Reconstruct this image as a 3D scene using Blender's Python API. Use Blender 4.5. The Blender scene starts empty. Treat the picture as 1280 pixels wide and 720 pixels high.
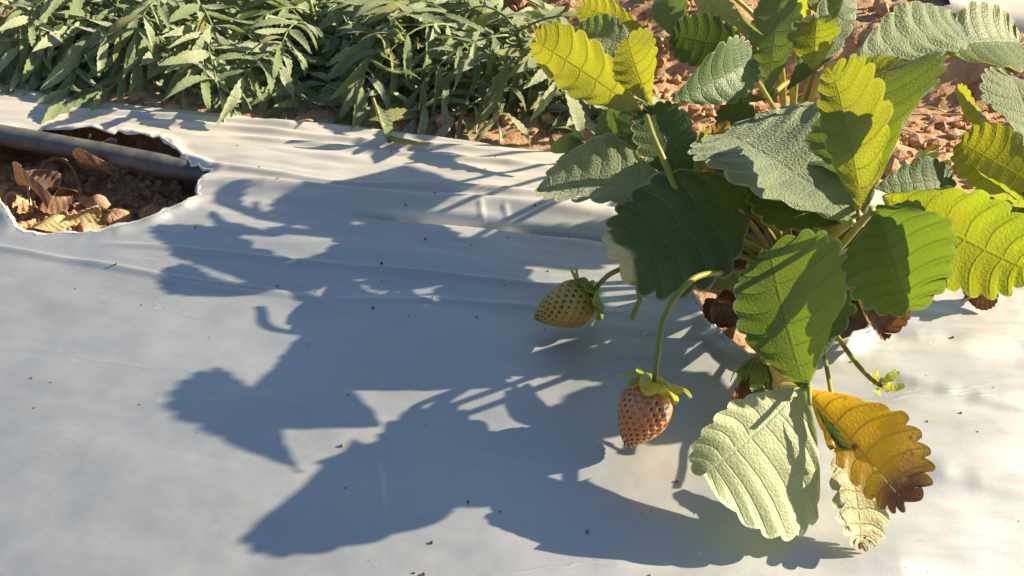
import bpy, math, random
import numpy as np
from mathutils import Vector, Matrix

# ------------------------------------------------------------------ camera, world, sun, exposure
SC = bpy.context.scene
COL = SC.collection
W_, H_ = 1280.0, 720.0
CAM_H, PITCH, FPX = 0.32, math.radians(38.0), 1108.0
SUN_AZ, SUN_EL = math.radians(10.0), math.radians(24.5)      # azimuth measured from +X towards +Y

cam_d = bpy.data.cameras.new('camera'); cam = bpy.data.objects.new('camera', cam_d); COL.objects.link(cam)
cam.location = (0, 0, CAM_H); cam.rotation_euler = (math.pi / 2 - PITCH, 0, 0)
cam_d.sensor_width = 36.0; cam_d.lens = 36.0 * FPX / W_
cam_d.clip_start = 0.02; cam_d.clip_end = 500
SC.camera = cam

world = bpy.data.worlds.new('World'); SC.world = world; world.use_nodes = True
wn = world.node_tree.nodes; wl = world.node_tree.links
sky = wn.new('ShaderNodeTexSky'); sky.sky_type = 'NISHITA'; sky.sun_disc = False
sky.sun_elevation = SUN_EL; sky.sun_rotation = math.pi / 2 - SUN_AZ
sky.air_density = 1.0; sky.dust_density = 0.6; sky.ozone_density = 1.5
bg = wn['Background']; bg.inputs['Strength'].default_value = 0.055
wl.new(sky.outputs[0], bg.inputs['Color'])

SUNV = Vector((math.cos(SUN_AZ) * math.cos(SUN_EL), math.sin(SUN_AZ) * math.cos(SUN_EL), math.sin(SUN_EL)))
sun_d = bpy.data.lights.new('sun', 'SUN'); sun_d.energy = 5.0; sun_d.angle = math.radians(0.5); sun_d.color = (1.0, 0.87, 0.64)
sun = bpy.data.objects.new('sun', sun_d); COL.objects.link(sun)
sun.rotation_euler = SUNV.to_track_quat('Z', 'Y').to_euler(); sun.location = (2, 1, 2)

SC.view_settings.view_transform = 'Standard'; SC.view_settings.look = 'None'
SC.view_settings.exposure = 1.5; SC.view_settings.gamma = 1.0; SC.view_settings.use_curve_mapping = False
SC.render.engine = 'CYCLES'

# ------------------------------------------------------------------ pixel -> place helpers
CP = np.array([0, 0, CAM_H]); FW = np.array([0, math.cos(PITCH), -math.sin(PITCH)]); UP = np.array([0, math.sin(PITCH), math.cos(PITCH)])
def ray(px, py): return FW + np.array([(px - 640) / FPX, 0, 0]) + (360 - py) / FPX * UP
def at(px, py, z):                       # the point at height z seen at that pixel
    r = ray(px, py); return CP + r * ((z - CAM_H) / r[2])
def proj(p):
    v = np.asarray(p) - CP; d = v @ FW; return 640 + FPX * v[0] / d, 360 - FPX * (v @ UP) / d

def hashv(ix, iy, seed):
    n = (ix.astype(np.int64) * 374761393 + iy.astype(np.int64) * 668265263 + seed * 1442695041) & 0x7fffffff
    n = ((n ^ (n >> 13)) * 1274126177) & 0x7fffffff
    n = ((n ^ (n >> 16)) * 974634777) & 0x7fffffff
    return (n & 0xffffff) / float(0xffffff)
def vn(x, y, seed=0):
    x = np.asarray(x, float); y = np.asarray(y, float)
    ix = np.floor(x); iy = np.floor(y); fx = x - ix; fy = y - iy
    fx = fx * fx * (3 - 2 * fx); fy = fy * fy * (3 - 2 * fy)
    a = hashv(ix, iy, seed); b = hashv(ix + 1, iy, seed); c = hashv(ix, iy + 1, seed); d = hashv(ix + 1, iy + 1, seed)
    return (a + (b - a) * fx) * (1 - fy) + (c + (d - c) * fx) * fy - 0.5
def fbm(x, y, seed=0, o=4):
    t = 0; a = 1.0
    for k in range(o): t = t + a * vn(x * 2 ** k + 7.3 * k, y * 2 ** k - 3.1 * k, seed + k); a *= 0.5
    return t
def sstep(a, b, x): t = np.clip((x - a) / (b - a), 0, 1); return t * t * (3 - 2 * t)

# ------------------------------------------------------------------ object helpers
def mesh_obj(name, verts, faces, mat, parent=None, smooth=True, uv=None, loc=None):
    me = bpy.data.meshes.new(name)
    if isinstance(faces, np.ndarray):
        nv, nf, c = len(verts), len(faces), faces.shape[1]
        me.vertices.add(nv); me.vertices.foreach_set('co', np.asarray(verts, np.float32).ravel())
        me.loops.add(nf * c); me.loops.foreach_set('vertex_index', faces.astype(np.int32).ravel())
        me.polygons.add(nf); me.polygons.foreach_set('loop_start', np.arange(0, nf * c, c, dtype=np.int32)); me.update(calc_edges=True)
    else: me.from_pydata([tuple(v) for v in verts], [], [tuple(f) for f in faces])
    if smooth: me.polygons.foreach_set('use_smooth', [True] * len(me.polygons))
    if uv is not None:
        l = me.uv_layers.new(name='UVMap'); idx = np.empty(len(me.loops), dtype=np.int32); me.loops.foreach_get('vertex_index', idx)
        l.data.foreach_set('uv', np.asarray(uv, dtype=np.float32)[idx].ravel())
    if mat: me.materials.append(mat)
    o = bpy.data.objects.new(name, me); COL.objects.link(o)
    if loc is not None: o.location = loc
    if parent: o.parent = parent
    return o
def empty(name, loc, label, cat, group=None):
    o = bpy.data.objects.new(name, None); COL.objects.link(o); o.location = tuple(loc); o.empty_display_size = .01
    return tag(o, label, cat, group)
def tag(o, label, cat, group=None):
    o['label'] = label; o['category'] = cat
    if group: o['group'] = group
    return o
def tube_geo(pts, radii, seg=8, cap=True):
    pts = [np.asarray(p, float) for p in pts]; V = []; F = []; n = len(pts)
    u = None
    for i, p in enumerate(pts):
        t = pts[min(i + 1, n - 1)] - pts[max(i - 1, 0)]; t = t / (np.linalg.norm(t) + 1e-12)
        if u is None: u = np.cross(t, [0.31, 0.2, 0.93])
        u = u - t * (u @ t); u = u / (np.linalg.norm(u) + 1e-12); w = np.cross(t, u)
        for k in range(seg):
            a = 2 * math.pi * k / seg; V.append(p + radii[i] * (math.cos(a) * u + math.sin(a) * w))
    for i in range(n - 1):
        for k in range(seg):
            k2 = (k + 1) % seg; F.append((i * seg + k, i * seg + k2, (i + 1) * seg + k2, (i + 1) * seg + k))
    if cap: F.append(tuple(range(seg))[::-1]); F.append(tuple(range((n - 1) * seg, n * seg)))
    return V, F
def bez(ctrl, n=14):                     # Catmull-Rom through control points
    c = [np.asarray(p, float) for p in ctrl]; c = [2 * c[0] - c[1]] + c + [2 * c[-1] - c[-2]]; out = []
    for i in range(1, len(c) - 2):
        for k in range(n):
            t = k / n
            out.append(.5 * ((2 * c[i]) + (-c[i - 1] + c[i + 1]) * t + (2 * c[i - 1] - 5 * c[i] + 4 * c[i + 1] - c[i + 2]) * t * t + (-c[i - 1] + 3 * c[i] - 3 * c[i + 1] + c[i + 2]) * t ** 3))
    out.append(c[-2]); return out
def tube(name, ctrl, r0, r1, mat, parent=None, base=None, seg=8, n=8):
    p = bez(ctrl, n); m = len(p); V, F = tube_geo(p, [r0 + (r1 - r0) * i / (m - 1) for i in range(m)], seg)
    b = np.zeros(3) if base is None else np.asarray(base)
    return mesh_obj(name, [v - b for v in V], F, mat, parent)

# ------------------------------------------------------------------ materials
def newmat(name):
    m = bpy.data.materials.new(name); m.use_nodes = True; nt = m.node_tree
    for n in list(nt.nodes):
        if n.type != 'OUTPUT_MATERIAL': nt.nodes.remove(n)
    return m, nt, nt.nodes['Material Output']
class NB:
    def __init__(s, nt): s.nt = nt
    def n(s, t, **kw):
        o = s.nt.nodes.new(t)
        for k, v in kw.items(): setattr(o, k, v)
        return o
    def l(s, a, b): s.nt.links.new(a, b)
    def setin(s, sock, v):
        if hasattr(v, 'is_linked') or isinstance(v, bpy.types.NodeSocket): s.l(v, sock)
        else: sock.default_value = v
    def math(s, op, a, b=None, c=None, clamp=False):
        o = s.n('ShaderNodeMath', operation=op, use_clamp=clamp); s.setin(o.inputs[0], a)
        if b is not None: s.setin(o.inputs[1], b)
        if c is not None: s.setin(o.inputs[2], c)
        return o.outputs[0]
    def mix(s, f, a, b, bt='MIX'):
        o = s.n('ShaderNodeMix', data_type='RGBA', blend_type=bt); s.setin(o.inputs[0], f)
        s.setin(o.inputs[6], a if not isinstance(a, tuple) else (*a, 1)[:4]); s.setin(o.inputs[7], b if not isinstance(b, tuple) else (*b, 1)[:4]); return o.outputs[2]
    def noise(s, vec, scale, detail=3, rough=.55):
        o = s.n('ShaderNodeTexNoise'); o.inputs['Scale'].default_value = scale; o.inputs['Detail'].default_value = detail; o.inputs['Roughness'].default_value = rough
        if vec is not None: s.l(vec, o.inputs['Vector'])
        return o.outputs['Fac']
    def ramp(s, f, lo, hi):
        o = s.n('ShaderNodeMapRange', interpolation_type='SMOOTHSTEP'); s.setin(o.inputs[0], f); o.inputs[1].default_value = lo; o.inputs[2].default_value = hi; return o.outputs[0]
    def bump(s, h, st, dist, nrm=None):
        o = s.n('ShaderNodeBump'); o.inputs['Strength'].default_value = st; o.inputs['Distance'].default_value = dist; s.l(h, o.inputs['Height'])
        if nrm is not None: s.l(nrm, o.inputs['Normal'])
        return o.outputs[0]

def leaf_mat(name, top, under, trans, nv=10, tmix=.45, dry=None, dry_at=(2, 3), dry_b=(5, 6), rough=.5, vein=(.16, .24, .07), spot=None, sheen=.25, crinkle=.3, cells=520):
    m, nt, out = newmat(name); b = NB(nt)
    uv = b.n('ShaderNodeUVMap'); sep = b.n('ShaderNodeSeparateXYZ'); b.l(uv.outputs[0], sep.inputs[0])
    a, v = sep.outputs[0], sep.outputs[1]                     # a along the midrib, v = -1..1 across
    va = b.math('ABSOLUTE', v)
    tc = b.n('ShaderNodeTexCoord').outputs['Object']
    ph = b.math('FRACT', b.math('MULTIPLY', a, float(nv)))
    dv = b.math('ABSOLUTE', b.math('SUBTRACT', ph, .5))
    side = b.ramp(dv, .085, .015)                               # side veins
    side = b.math('MULTIPLY', side, b.ramp(va, 1.05, .75))
    mid = b.ramp(va, .045, .015)
    vm = b.math('MAXIMUM', side, mid)
    vor = b.n('ShaderNodeTexVoronoi', feature='DISTANCE_TO_EDGE'); vor.inputs['Scale'].default_value = cells; b.l(tc, vor.inputs['Vector'])
    cell = b.ramp(vor.outputs['Distance'], 0.0, .28)
    big = b.noise(tc, 38, 3); fine = b.noise(tc, 420, 2)
    geo = b.n('ShaderNodeNewGeometry')
    bf = geo.outputs['Backfacing']
    tvar = b.mix(b.ramp(big, .3, .7), tuple(c * .72 for c in top), tuple(c * 1.3 for c in top))
    tvar = b.mix(b.math('MULTIPLY', vm, .38), tvar, vein)
    tvar = b.mix(b.math('MULTIPLY', b.math('SUBTRACT', 1.0, cell), .22), tvar, vein)
    uvar = b.mix(b.math('MULTIPLY', vm, .5), under, tuple(min(1, c * 1.5) for c in under))
    col = b.mix(bf, tvar, uvar)
    col = b.mix(b.math('MULTIPLY', b.ramp(va, .945, .99), .6), col, tuple(min(.6, c * 1.4 + .12) for c in under))  # pale rim: the lit leaf edge painted into the margin colour
    oi = b.n('ShaderNodeObjectInfo').outputs['Random']
    trv = b.mix(oi, (trans[0] * .70, trans[1] * .95, trans[2]), (trans[0] * 1.02, trans[1] * .98, trans[2]))
    tcol = b.mix(b.math('MULTIPLY', vm, .6), trv, tuple(c * .35 for c in trans))
    tcol = b.mix(b.math('MULTIPLY', b.math('SUBTRACT', 1.0, cell), .25), tcol, tuple(c * .5 for c in trans))
    tcol = b.mix(b.ramp(big, .35, .75), tcol, tuple(c * .7 for c in trans))
    if dry is not None:
        da = b.math('ADD', a, b.math('MULTIPLY', b.math('SUBTRACT', big, .5), .5))
        db = b.math('ADD', va, b.math('MULTIPLY', b.math('SUBTRACT', big, .5), .9))
        f = b.math('MAXIMUM', b.ramp(da, *dry_at), b.ramp(db, *dry_b))
        if spot: f = b.math('MAXIMUM', f, b.ramp(b.noise(tc, 130, 4), *spot))
        col = b.mix(f, col, dry); tcol = b.mix(f, tcol, tuple(c * .7 for c in dry))
    h = b.math('SUBTRACT', b.math('MULTIPLY', cell, crinkle), b.math('MULTIPLY', vm, .9))
    h = b.math('ADD', h, b.math('MULTIPLY', fine, .3))
    nrm = b.bump(h, .6, .0006)
    p = b.n('ShaderNodeBsdfPrincipled'); b.l(col, p.inputs['Base Color']); p.inputs['Roughness'].default_value = rough
    p.inputs['Specular IOR Level'].default_value = .45; p.inputs['Sheen Weight'].default_value = sheen; p.inputs['Sheen Roughness'].default_value = .4
    b.l(nrm, p.inputs['Normal'])
    t = b.n('ShaderNodeBsdfTranslucent'); b.l(tcol, t.inputs['Color']); b.l(nrm, t.inputs['Normal'])
    mx = b.n('ShaderNodeMixShader'); mx.inputs[0].default_value = tmix
    b.l(p.outputs[0], mx.inputs[1]); b.l(t.outputs[0], mx.inputs[2]); b.l(mx.outputs[0], out.inputs['Surface'])
    return m
def simple_mat(name, c1, c2, scale, rough=.6, bump=.4, dist=.001, spec=.4, metallic=0, tmix=0, trans=None):
    m, nt, out = newmat(name); b = NB(nt); tc = b.n('ShaderNodeTexCoord').outputs['Object']
    f = b.noise(tc, scale, 5, .6)
    col = b.mix(b.ramp(f, .32, .68), c1, c2)
    p = b.n('ShaderNodeBsdfPrincipled'); b.l(col, p.inputs['Base Color']); p.inputs['Roughness'].default_value = rough
    p.inputs['Specular IOR Level'].default_value = spec; p.inputs['Metallic'].default_value = metallic
    b.l(b.bump(b.noise(tc, scale * 3, 4), bump, dist), p.inputs['Normal'])
    if tmix:
        t = b.n('ShaderNodeBsdfTranslucent'); t.inputs['Color'].default_value = (*trans, 1)
        mx = b.n('ShaderNodeMixShader'); mx.inputs[0].default_value = tmix
        b.l(p.outputs[0], mx.inputs[1]); b.l(t.outputs[0], mx.inputs[2]); b.l(mx.outputs[0], out.inputs['Surface'])
    else: b.l(p.outputs[0], out.inputs['Surface'])
    return m
def soil_mat():
    m, nt, out = newmat('soil'); b = NB(nt); tc = b.n('ShaderNodeTexCoord').outputs['Object']
    n1 = b.noise(tc, 9, 5); n2 = b.noise(tc, 90, 6, .65); n3 = b.noise(tc, 420, 4, .7)
    col = b.mix(b.ramp(n1, .3, .7), (.42, .235, .125), (.52, .32, .19))
    col = b.mix(b.ramp(n2, .5, .68), col, (.60, .42, .28)); col = b.mix(b.ramp(n2, .46, .34), col, (.27, .135, .07))
    p = b.n('ShaderNodeBsdfPrincipled'); b.l(col, p.inputs['Base Color']); p.inputs['Roughness'].default_value = .95; p.inputs['Specular IOR Level'].default_value = .15
    h = b.math('ADD', b.math('MULTIPLY', n2, 1.0), b.math('MULTIPLY', n3, .5))
    b.l(b.bump(h, .9, .004), p.inputs['Normal']); b.l(p.outputs[0], out.inputs['Surface']); return m
_e0, _e1 = at(0, 100, 0)[:2], at(700, 180, 0)[:2]; _d = (_e1 - _e0) / np.linalg.norm(_e1 - _e0); BVX, BVY = -_d[1], _d[0]; BV0 = float(_e0[0] * BVX + _e0[1] * BVY)
def film_mat():
    m, nt, out = newmat('mulch_film'); b = NB(nt); tc = b.n('ShaderNodeTexCoord').outputs['Object']
    big = b.noise(tc, 7, 4); mid = b.noise(tc, 45, 5, .65)
    mp = b.n('ShaderNodeMapping'); mp.inputs['Scale'].default_value = (8, 120, 20); mp.inputs['Rotation'].default_value = (0, 0, math.radians(13.2)); b.l(tc, mp.inputs[0])
    streak = b.noise(mp.outputs[0], 1.0, 5, .6)
    mp2 = b.n('ShaderNodeMapping'); mp2.inputs['Scale'].default_value = (10, 26, 20); mp2.inputs['Rotation'].default_value = (0, 0, math.radians(40)); b.l(tc, mp2.inputs[0])
    mp3 = b.n('ShaderNodeMapping'); mp3.inputs['Scale'].default_value = (9, 38, 20); mp3.inputs['Rotation'].default_value = (0, 0, math.radians(16)); b.l(tc, mp3.inputs[0])
    wob = b.n('ShaderNodeTexNoise'); wob.inputs['Scale'].default_value = 3.0; b.l(mp3.outputs[0], wob.inputs['Vector'])
    wv = b.n('ShaderNodeVectorMath', operation='MULTIPLY_ADD'); b.l(wob.outputs['Color'], wv.inputs[0]); wv.inputs[1].default_value = (.9, .9, .9); b.l(mp3.outputs[0], wv.inputs[2])
    crv = b.n('ShaderNodeTexVoronoi', feature='DISTANCE_TO_EDGE'); crv.inputs['Scale'].default_value = .55; b.l(wv.outputs[0], crv.inputs['Vector'])
    crease = b.math('MULTIPLY', b.ramp(crv.outputs['Distance'], .035, 0.0), b.ramp(big, .42, .6))
    col = b.mix(b.ramp(big, .3, .7), (.50, .505, .51), (.57, .57, .57))
    col = b.mix(b.math('MULTIPLY', b.ramp(mid, .5, .8), .5), col, (.56, .54, .50))           # dust
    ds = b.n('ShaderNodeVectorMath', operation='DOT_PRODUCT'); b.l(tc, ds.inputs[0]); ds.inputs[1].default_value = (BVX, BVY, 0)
    dust_bright = b.math('MULTIPLY', b.ramp(b.math('ADD', ds.outputs['Value'], b.math('MULTIPLY', b.math('SUBTRACT', streak, .5), .16)), BV0 - .19, BV0 - .01), .75)
    col = b.mix(dust_bright, col, (.62, .55, .45))  # furrow dust, its cream also paints in the far edge's sunlit brightness
    grain = b.noise(tc, 900, 2, .7)
    col = b.mix(b.math('MULTIPLY', b.ramp(grain, .45, .75), .28), col, (.64, .63, .60))
    smear = b.ramp(b.noise(mp2.outputs[0], 1.0, 4, .6), .54, .74)
    col = b.mix(b.math('MULTIPLY', smear, .16), col, (.58, .53, .46))
    v = b.n('ShaderNodeTexVoronoi', feature='F1'); v.inputs['Scale'].default_value = 230; b.l(tc, v.inputs['Vector'])
    gate = b.ramp(b.noise(tc, 160, 2), .64, .70)
    speck = b.math('MULTIPLY', b.ramp(v.outputs['Distance'], .22, .10), gate)
    col = b.mix(b.math('MULTIPLY', speck, .7), col, (.75, .73, .70))
    p = b.n('ShaderNodeBsdfPrincipled'); b.l(col, p.inputs['Base Color']); b.l(b.math('SUBTRACT', .8, b.math('MULTIPLY', dust_bright, .75)), p.inputs['Metallic'])
    r = b.math('ADD', .54, b.math('MULTIPLY', b.math('SUBTRACT', mid, .5), .25)); b.l(r, p.inputs['Roughness'])
    p.inputs['Specular IOR Level'].default_value = .5
    h = b.math('ADD', b.math('MULTIPLY', streak, .7), b.math('ADD', b.math('MULTIPLY', mid, .35), b.math('ADD', b.math('MULTIPLY', grain, .12), b.math('ADD', b.math('MULTIPLY', crease, .55), b.math('MULTIPLY', speck, .25)))))
    b.l(b.bump(h, .22, .0010), p.inputs['Normal']); b.l(p.outputs[0], out.inputs['Surface']); return m

M = {}
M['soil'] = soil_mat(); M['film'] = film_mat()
GT, GU, GX = (.055, .105, .030), (.22, .27, .13), (.49, .48, .012)
M['leaf'] = leaf_mat('leaf_green', GT, GU, GX)
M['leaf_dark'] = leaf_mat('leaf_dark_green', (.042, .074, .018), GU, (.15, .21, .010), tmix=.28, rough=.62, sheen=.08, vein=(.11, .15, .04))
M['leaf_mid'] = leaf_mat('leaf_mid_green', (.045, .085, .024), GU, (.24, .31, .012), tmix=.36, rough=.6, sheen=.1, vein=(.12, .16, .04))
M['leaf_blue'] = leaf_mat('leaf_blue_green', (.065, .105, .045), GU, (.24, .34, .03), tmix=.35)
M['leaf_grey'] = leaf_mat('leaf_grey_green_lit', (.17, .205, .105), (.22, .27, .13), (.36, .42, .03), vein=(.22, .27, .14), tmix=.35, sheen=.4, crinkle=.8, cells=430, rough=.72)  # fuzzy grey-green, base colour raised to carry the sunlit leaflets' brightness
M['leaf_pale'] = leaf_mat('leaf_pale_underside', (.30, .33, .17), (.30, .33, .17), (.40, .42, .08), vein=(.50, .52, .31), tmix=.3, crinkle=.25, dry=(.33, .22, .13), dry_at=(1.4, 1.8), dry_b=(1.08, 1.3))
M['leaf_drytip'] = leaf_mat('leaf_dry_tip', (.055, .092, .026), GU, (.17, .23, .012), tmix=.28, rough=.62, sheen=.08, vein=(.11, .15, .04), dry=(.62, .50, .24), dry_at=(.84, .93), dry_b=(1.12, 1.2))
M['leaf_yellow'] = leaf_mat('leaf_yellowing', (.40, .23, .015), (.40, .26, .03), (.80, .44, .012), tmix=.45, dry=(.16, .075, .035), dry_at=(.62, .95), dry_b=(.85, 1.15), spot=(.60, .74), crinkle=.15)
M['leaf_tan'] = leaf_mat('leaf_tan', (.44, .38, .20), (.44, .38, .22), (.55, .45, .15), tmix=.3, dry=(.22, .12, .06), dry_at=(.85, 1.1), dry_b=(1.0, 1.3))
M['leaf_brown'] = leaf_mat('leaf_dead', (.20, .105, .06), (.27, .16, .10), (.3, .12, .04), tmix=.2, dry=(.10, .045, .025), dry_at=(.8, 1.1), spot=(.55, .7), vein=(.12, .06, .03))
M['sepal'] = leaf_mat('sepal_green', (.13, .20, .05), (.30, .34, .14), (.45, .50, .05), nv=3)
M['sepal_y'] = leaf_mat('sepal_yellow', (.33, .36, .06), (.42, .42, .14), (.70, .65, .05), nv=3)
M['stem'] = simple_mat('petiole', (.22, .24, .05), (.32, .30, .07), 60, .5, .2, .0005, .4, 0, .25, (.5, .5, .05))
M['stem_red'] = simple_mat('petiole_reddish', (.22, .13, .045), (.30, .20, .06), 60, .5, .2, .0005)
M['crown'] = simple_mat('crown_fibre', (.10, .055, .03), (.20, .13, .06), 80, .85, .8, .002)
M['pipe'] = simple_mat('drip_pipe_black', (.06, .06, .062), (.13, .125, .115), 55, .42, .25, .0006, .5)
M['film_edge'] = simple_mat('torn_film_edge', (.50, .49, .46), (.66, .65, .62), 140, .4, .5, .001, .5, .15)
M['dead'] = simple_mat('dead_stem', (.24, .14, .075), (.40, .27, .15), 120, .85, .6, .001)
M['straw'] = simple_mat('straw', (.50, .38, .22), (.62, .50, .31), 120, .7, .4, .001)
MT, MX = (.20, .25, .115), (.30, .38, .06)
M['mg1'] = leaf_mat('marigold_leaf', MT, (.20, .25, .12), MX, nv=7, tmix=.3, vein=(.20, .25, .12), sheen=.35)
M['mg2'] = leaf_mat('marigold_leaf_pale', (.37, .41, .24), (.38, .41, .26), (.36, .42, .10), nv=7, tmix=.3, vein=(.26, .30, .16), sheen=.35)
M['mg3'] = leaf_mat('marigold_leaf_yellowing', (.28, .27, .09), (.32, .31, .14), (.5, .45, .08), nv=7, tmix=.3)
M['mgstem'] = simple_mat('marigold_stem', (.13, .17, .05), (.20, .23, .07), 90, .5, .2, .0005)

# ------------------------------------------------------------------ setting: bed geometry
ED0 = at(0, 100, 0)[:2]; ED1 = at(700, 180, 0)[:2]
BU = (ED1 - ED0) / np.linalg.norm(ED1 - ED0); BV = np.array([-BU[1], BU[0]])     # along the bed, across it (away from the camera)
def bedv(x, y): return (x - ED0[0]) * BV[0] + (y - ED0[1]) * BV[1]               # >0 beyond the far edge
def bedu(x, y): return (x - ED0[0]) * BU[0] + (y - ED0[1]) * BU[1]

def gpoly(pts, z=0): return np.array([at(px, py, z)[:2] for px, py in pts])
def rough_poly(P, amp, step, seed):
    rnd = random.Random(seed); out = []
    for i in range(len(P)):
        a, b = P[i], P[(i + 1) % len(P)]; L = np.linalg.norm(b - a); n = max(1, int(L / step))
        for k in range(n): out.append(a + (b - a) * k / n + np.array([rnd.gauss(0, amp), rnd.gauss(0, amp)]))
    return np.array(out)
HOLE = rough_poly(gpoly([(-90, 190), (-30, 163), (20, 155), (90, 157), (150, 160), (203, 172), (224, 186), (240, 200), (263, 208), (251, 226), (247, 246), (226, 258), (190, 274), (150, 281), (112, 289), (50, 291), (22, 287), (6, 262), (-12, 236), (-60, 222)]), .0011, .005, 3)
CROWN_HOLE = rough_poly(gpoly([(818, 268), (850, 252), (900, 246), (1000, 256), (1080, 292), (1105, 345), (1090, 400), (1050, 432), (960, 455), (905, 425), (880, 390), (842, 330), (816, 306)]), .0012, .006, 4)
def inside(P, x, y):
    x = np.asarray(x); r = np.zeros(x.shape, bool); n = len(P)
    for i in range(n):
        (x0, y0), (x1, y1) = P[i], P[(i + 1) % n]
        c = ((y0 > y) != (y1 > y)); xi = (x1 - x0) * (y - y0) / (y1 - y0 + 1e-15) + x0
        r ^= c & (x < xi)
    return r
def near_poly(P, x, y):
    bd = np.full(x.shape, 1e9); bx = np.zeros_like(x); by = np.zeros_like(x); n = len(P)
    for i in range(n):
        a = P[i]; d = P[(i + 1) % n] - a; t = np.clip(((x - a[0]) * d[0] + (y - a[1]) * d[1]) / (d @ d + 1e-15), 0, 1)
        qx = a[0] + t * d[0]; qy = a[1] + t * d[1]; q = np.hypot(x - qx, y - qy); k = q < bd
        bd[k] = q[k]; bx[k] = qx[k]; by[k] = qy[k]
    return bd, bx, by

# folds of the film: polyline of pixels, height, half width
FOLDS = [([(-60, 300), (40, 315), (210, 343), (400, 369)], 0.0025, 0.0022), ([(400, 369), (560, 372), (700, 380)], 0.0012, 0.0022),
         ([(110, 300), (260, 312), (420, 330), (720, 356)], 0.0019, 0.0022),
         ([(180, 172), (262, 203), (420, 226), (560, 232), (700, 246)], 0.0033, 0.0030),
         ([(262, 165), (430, 182), (560, 196), (700, 210)], 0.0033, 0.0035), ([(90, 140), (300, 158), (500, 178), (680, 192)], 0.0030, 0.0035),
         ([(0, 128), (200, 140), (420, 160)], 0.0033, 0.0040), ([(300, 148), (480, 160), (620, 180)], 0.0023, 0.0030),
         ([(262, 222), (440, 246), (600, 256), (720, 266), (850, 280)], .0080, .0080),
         ([(430, 262), (600, 277), (720, 288), (850, 305)], -.0095, .0036),
         ([(600, 258), (604, 276)], 0.0009, 0.0018), ([(630, 262), (638, 280)], 0.0009, 0.0018),
         ([(1120, 470), (1200, 488), (1320, 515)], 0.0018, 0.0060), ([(1110, 560), (1200, 590), (1330, 628)], 0.0018, 0.0080), ([(1120, 410), (1220, 420), (1330, 440)], 0.0016, 0.0060),
         ([(690, 620), (900, 660), (1200, 715)], 0.0015, 0.0100), ([(470, 570), (474, 600), (478, 640)], 0.0009, 0.0010)]
def fold_h(x, y):
    h = np.zeros_like(x)
    for pts, amp, w in FOLDS:
        g = gpoly(pts); best = np.full(x.shape, 1e9); tt = np.zeros_like(x); L = 0; tot = sum(np.linalg.norm(g[i + 1] - g[i]) for i in range(len(g) - 1))
        for i in range(len(g) - 1):
            a, b = g[i], g[i + 1]; d = b - a; l = np.linalg.norm(d); t = np.clip(((x - a[0]) * d[0] + (y - a[1]) * d[1]) / (l * l), 0, 1)
            q = np.hypot(x - a[0] - t * d[0], y - a[1] - t * d[1]); k = q < best; best[k] = q[k]; tt[k] = (L + t[k] * l) / tot; L += l
        fade = np.minimum(1, np.minimum(tt, 1 - tt) * 7 + .05)
        h += amp * fade * np.exp(-(best / w) ** 2) * (1 + .5 * vn(tt * 9, tt * 0 + amp * 1e4, 5))
    return h
def film_z(x, y, detail=True):
    u, v = bedu(x, y), bedv(x, y)
    cr = sstep(-.24, -.05, v) + .35 * sstep(.50, .70, u); q = .22 + np.minimum(cr, 1)
    h = .0040 * fbm(u * 9, v * 13, 11, 3) + q * (.0024 * vn(u * 8 + 3, v * 55, 21) + .0011 * vn(u * 16, v * 150, 22) + .0006 * vn(u * 50, v * 260, 23))
    h = h - .0016 + fold_h(x, y)
    h -= .030 * sstep(-.012, .02, v) ** 1.0
    h -= .06 * sstep(-.60, -.72, v)
    return h
def film_mesh(name, x0, x1, y0, y1, fine, holes, mat, zoff, zf, keepf):
    def axis(lo, hi, f0, f1, st, coarse):
        return np.unique(np.concatenate([np.arange(lo, f0, coarse), np.arange(f0, f1, st), np.arange(f1, hi + coarse * .5, coarse)]))
    X = axis(x0, x1, fine[0], fine[1], fine[4], .02); Y = axis(y0, y1, fine[2], fine[3], fine[4], .02)
    xx, yy = np.meshgrid(X, Y); x = xx.ravel().copy(); y = yy.ravel().copy(); nx, ny = len(X), len(Y)
    i = np.arange((nx - 1) * (ny - 1)); r = i // (nx - 1); c = i % (nx - 1); a = r * nx + c
    Fq = np.stack([a, a + 1, a + nx + 1, a + nx], 1)
    Fq = Fq[keepf(x[Fq].mean(1), y[Fq].mean(1))]
    lip = np.zeros_like(x)
    for P in holes:
        m = (x > P[:, 0].min() - .03) & (x < P[:, 0].max() + .03) & (y > P[:, 1].min() - .03) & (y < P[:, 1].max() + .03)
        idx = np.where(m)[0]; ins = np.zeros(x.shape, bool); ins[idx] = inside(P, x[idx], y[idx])
        bd, bx, by = near_poly(P, x[idx], y[idx])
        D = np.full(x.shape, 1e9); D[idx] = bd
        keep = ~(ins[Fq].all(1)); Fq = Fq[keep]
        # vertices inside that are still used, and outside ones closer than 0.6 step, snap on to the outline
        sn = np.zeros(x.shape, bool); sn[idx] = (ins[idx]) | (bd < fine[4] * .45)
        BX = x.copy(); BY = y.copy(); BX[idx] = bx; BY[idx] = by
        x[sn] = BX[sn]; y[sn] = BY[sn]; D[sn] = 0
        lip += np.where(D < .03, (.0022 + .006 * vn(x * 60, y * 60, 31)) * np.exp(-(D / .006) ** 2), 0)
    z = zf(x, y) + lip + zoff
    used = np.unique(Fq); remap = -np.ones(len(x), int); remap[used] = np.arange(len(used))
    o = mesh_obj(name, np.stack([x[used], y[used], z[used]], 1), remap[Fq], mat)
    return o

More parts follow.
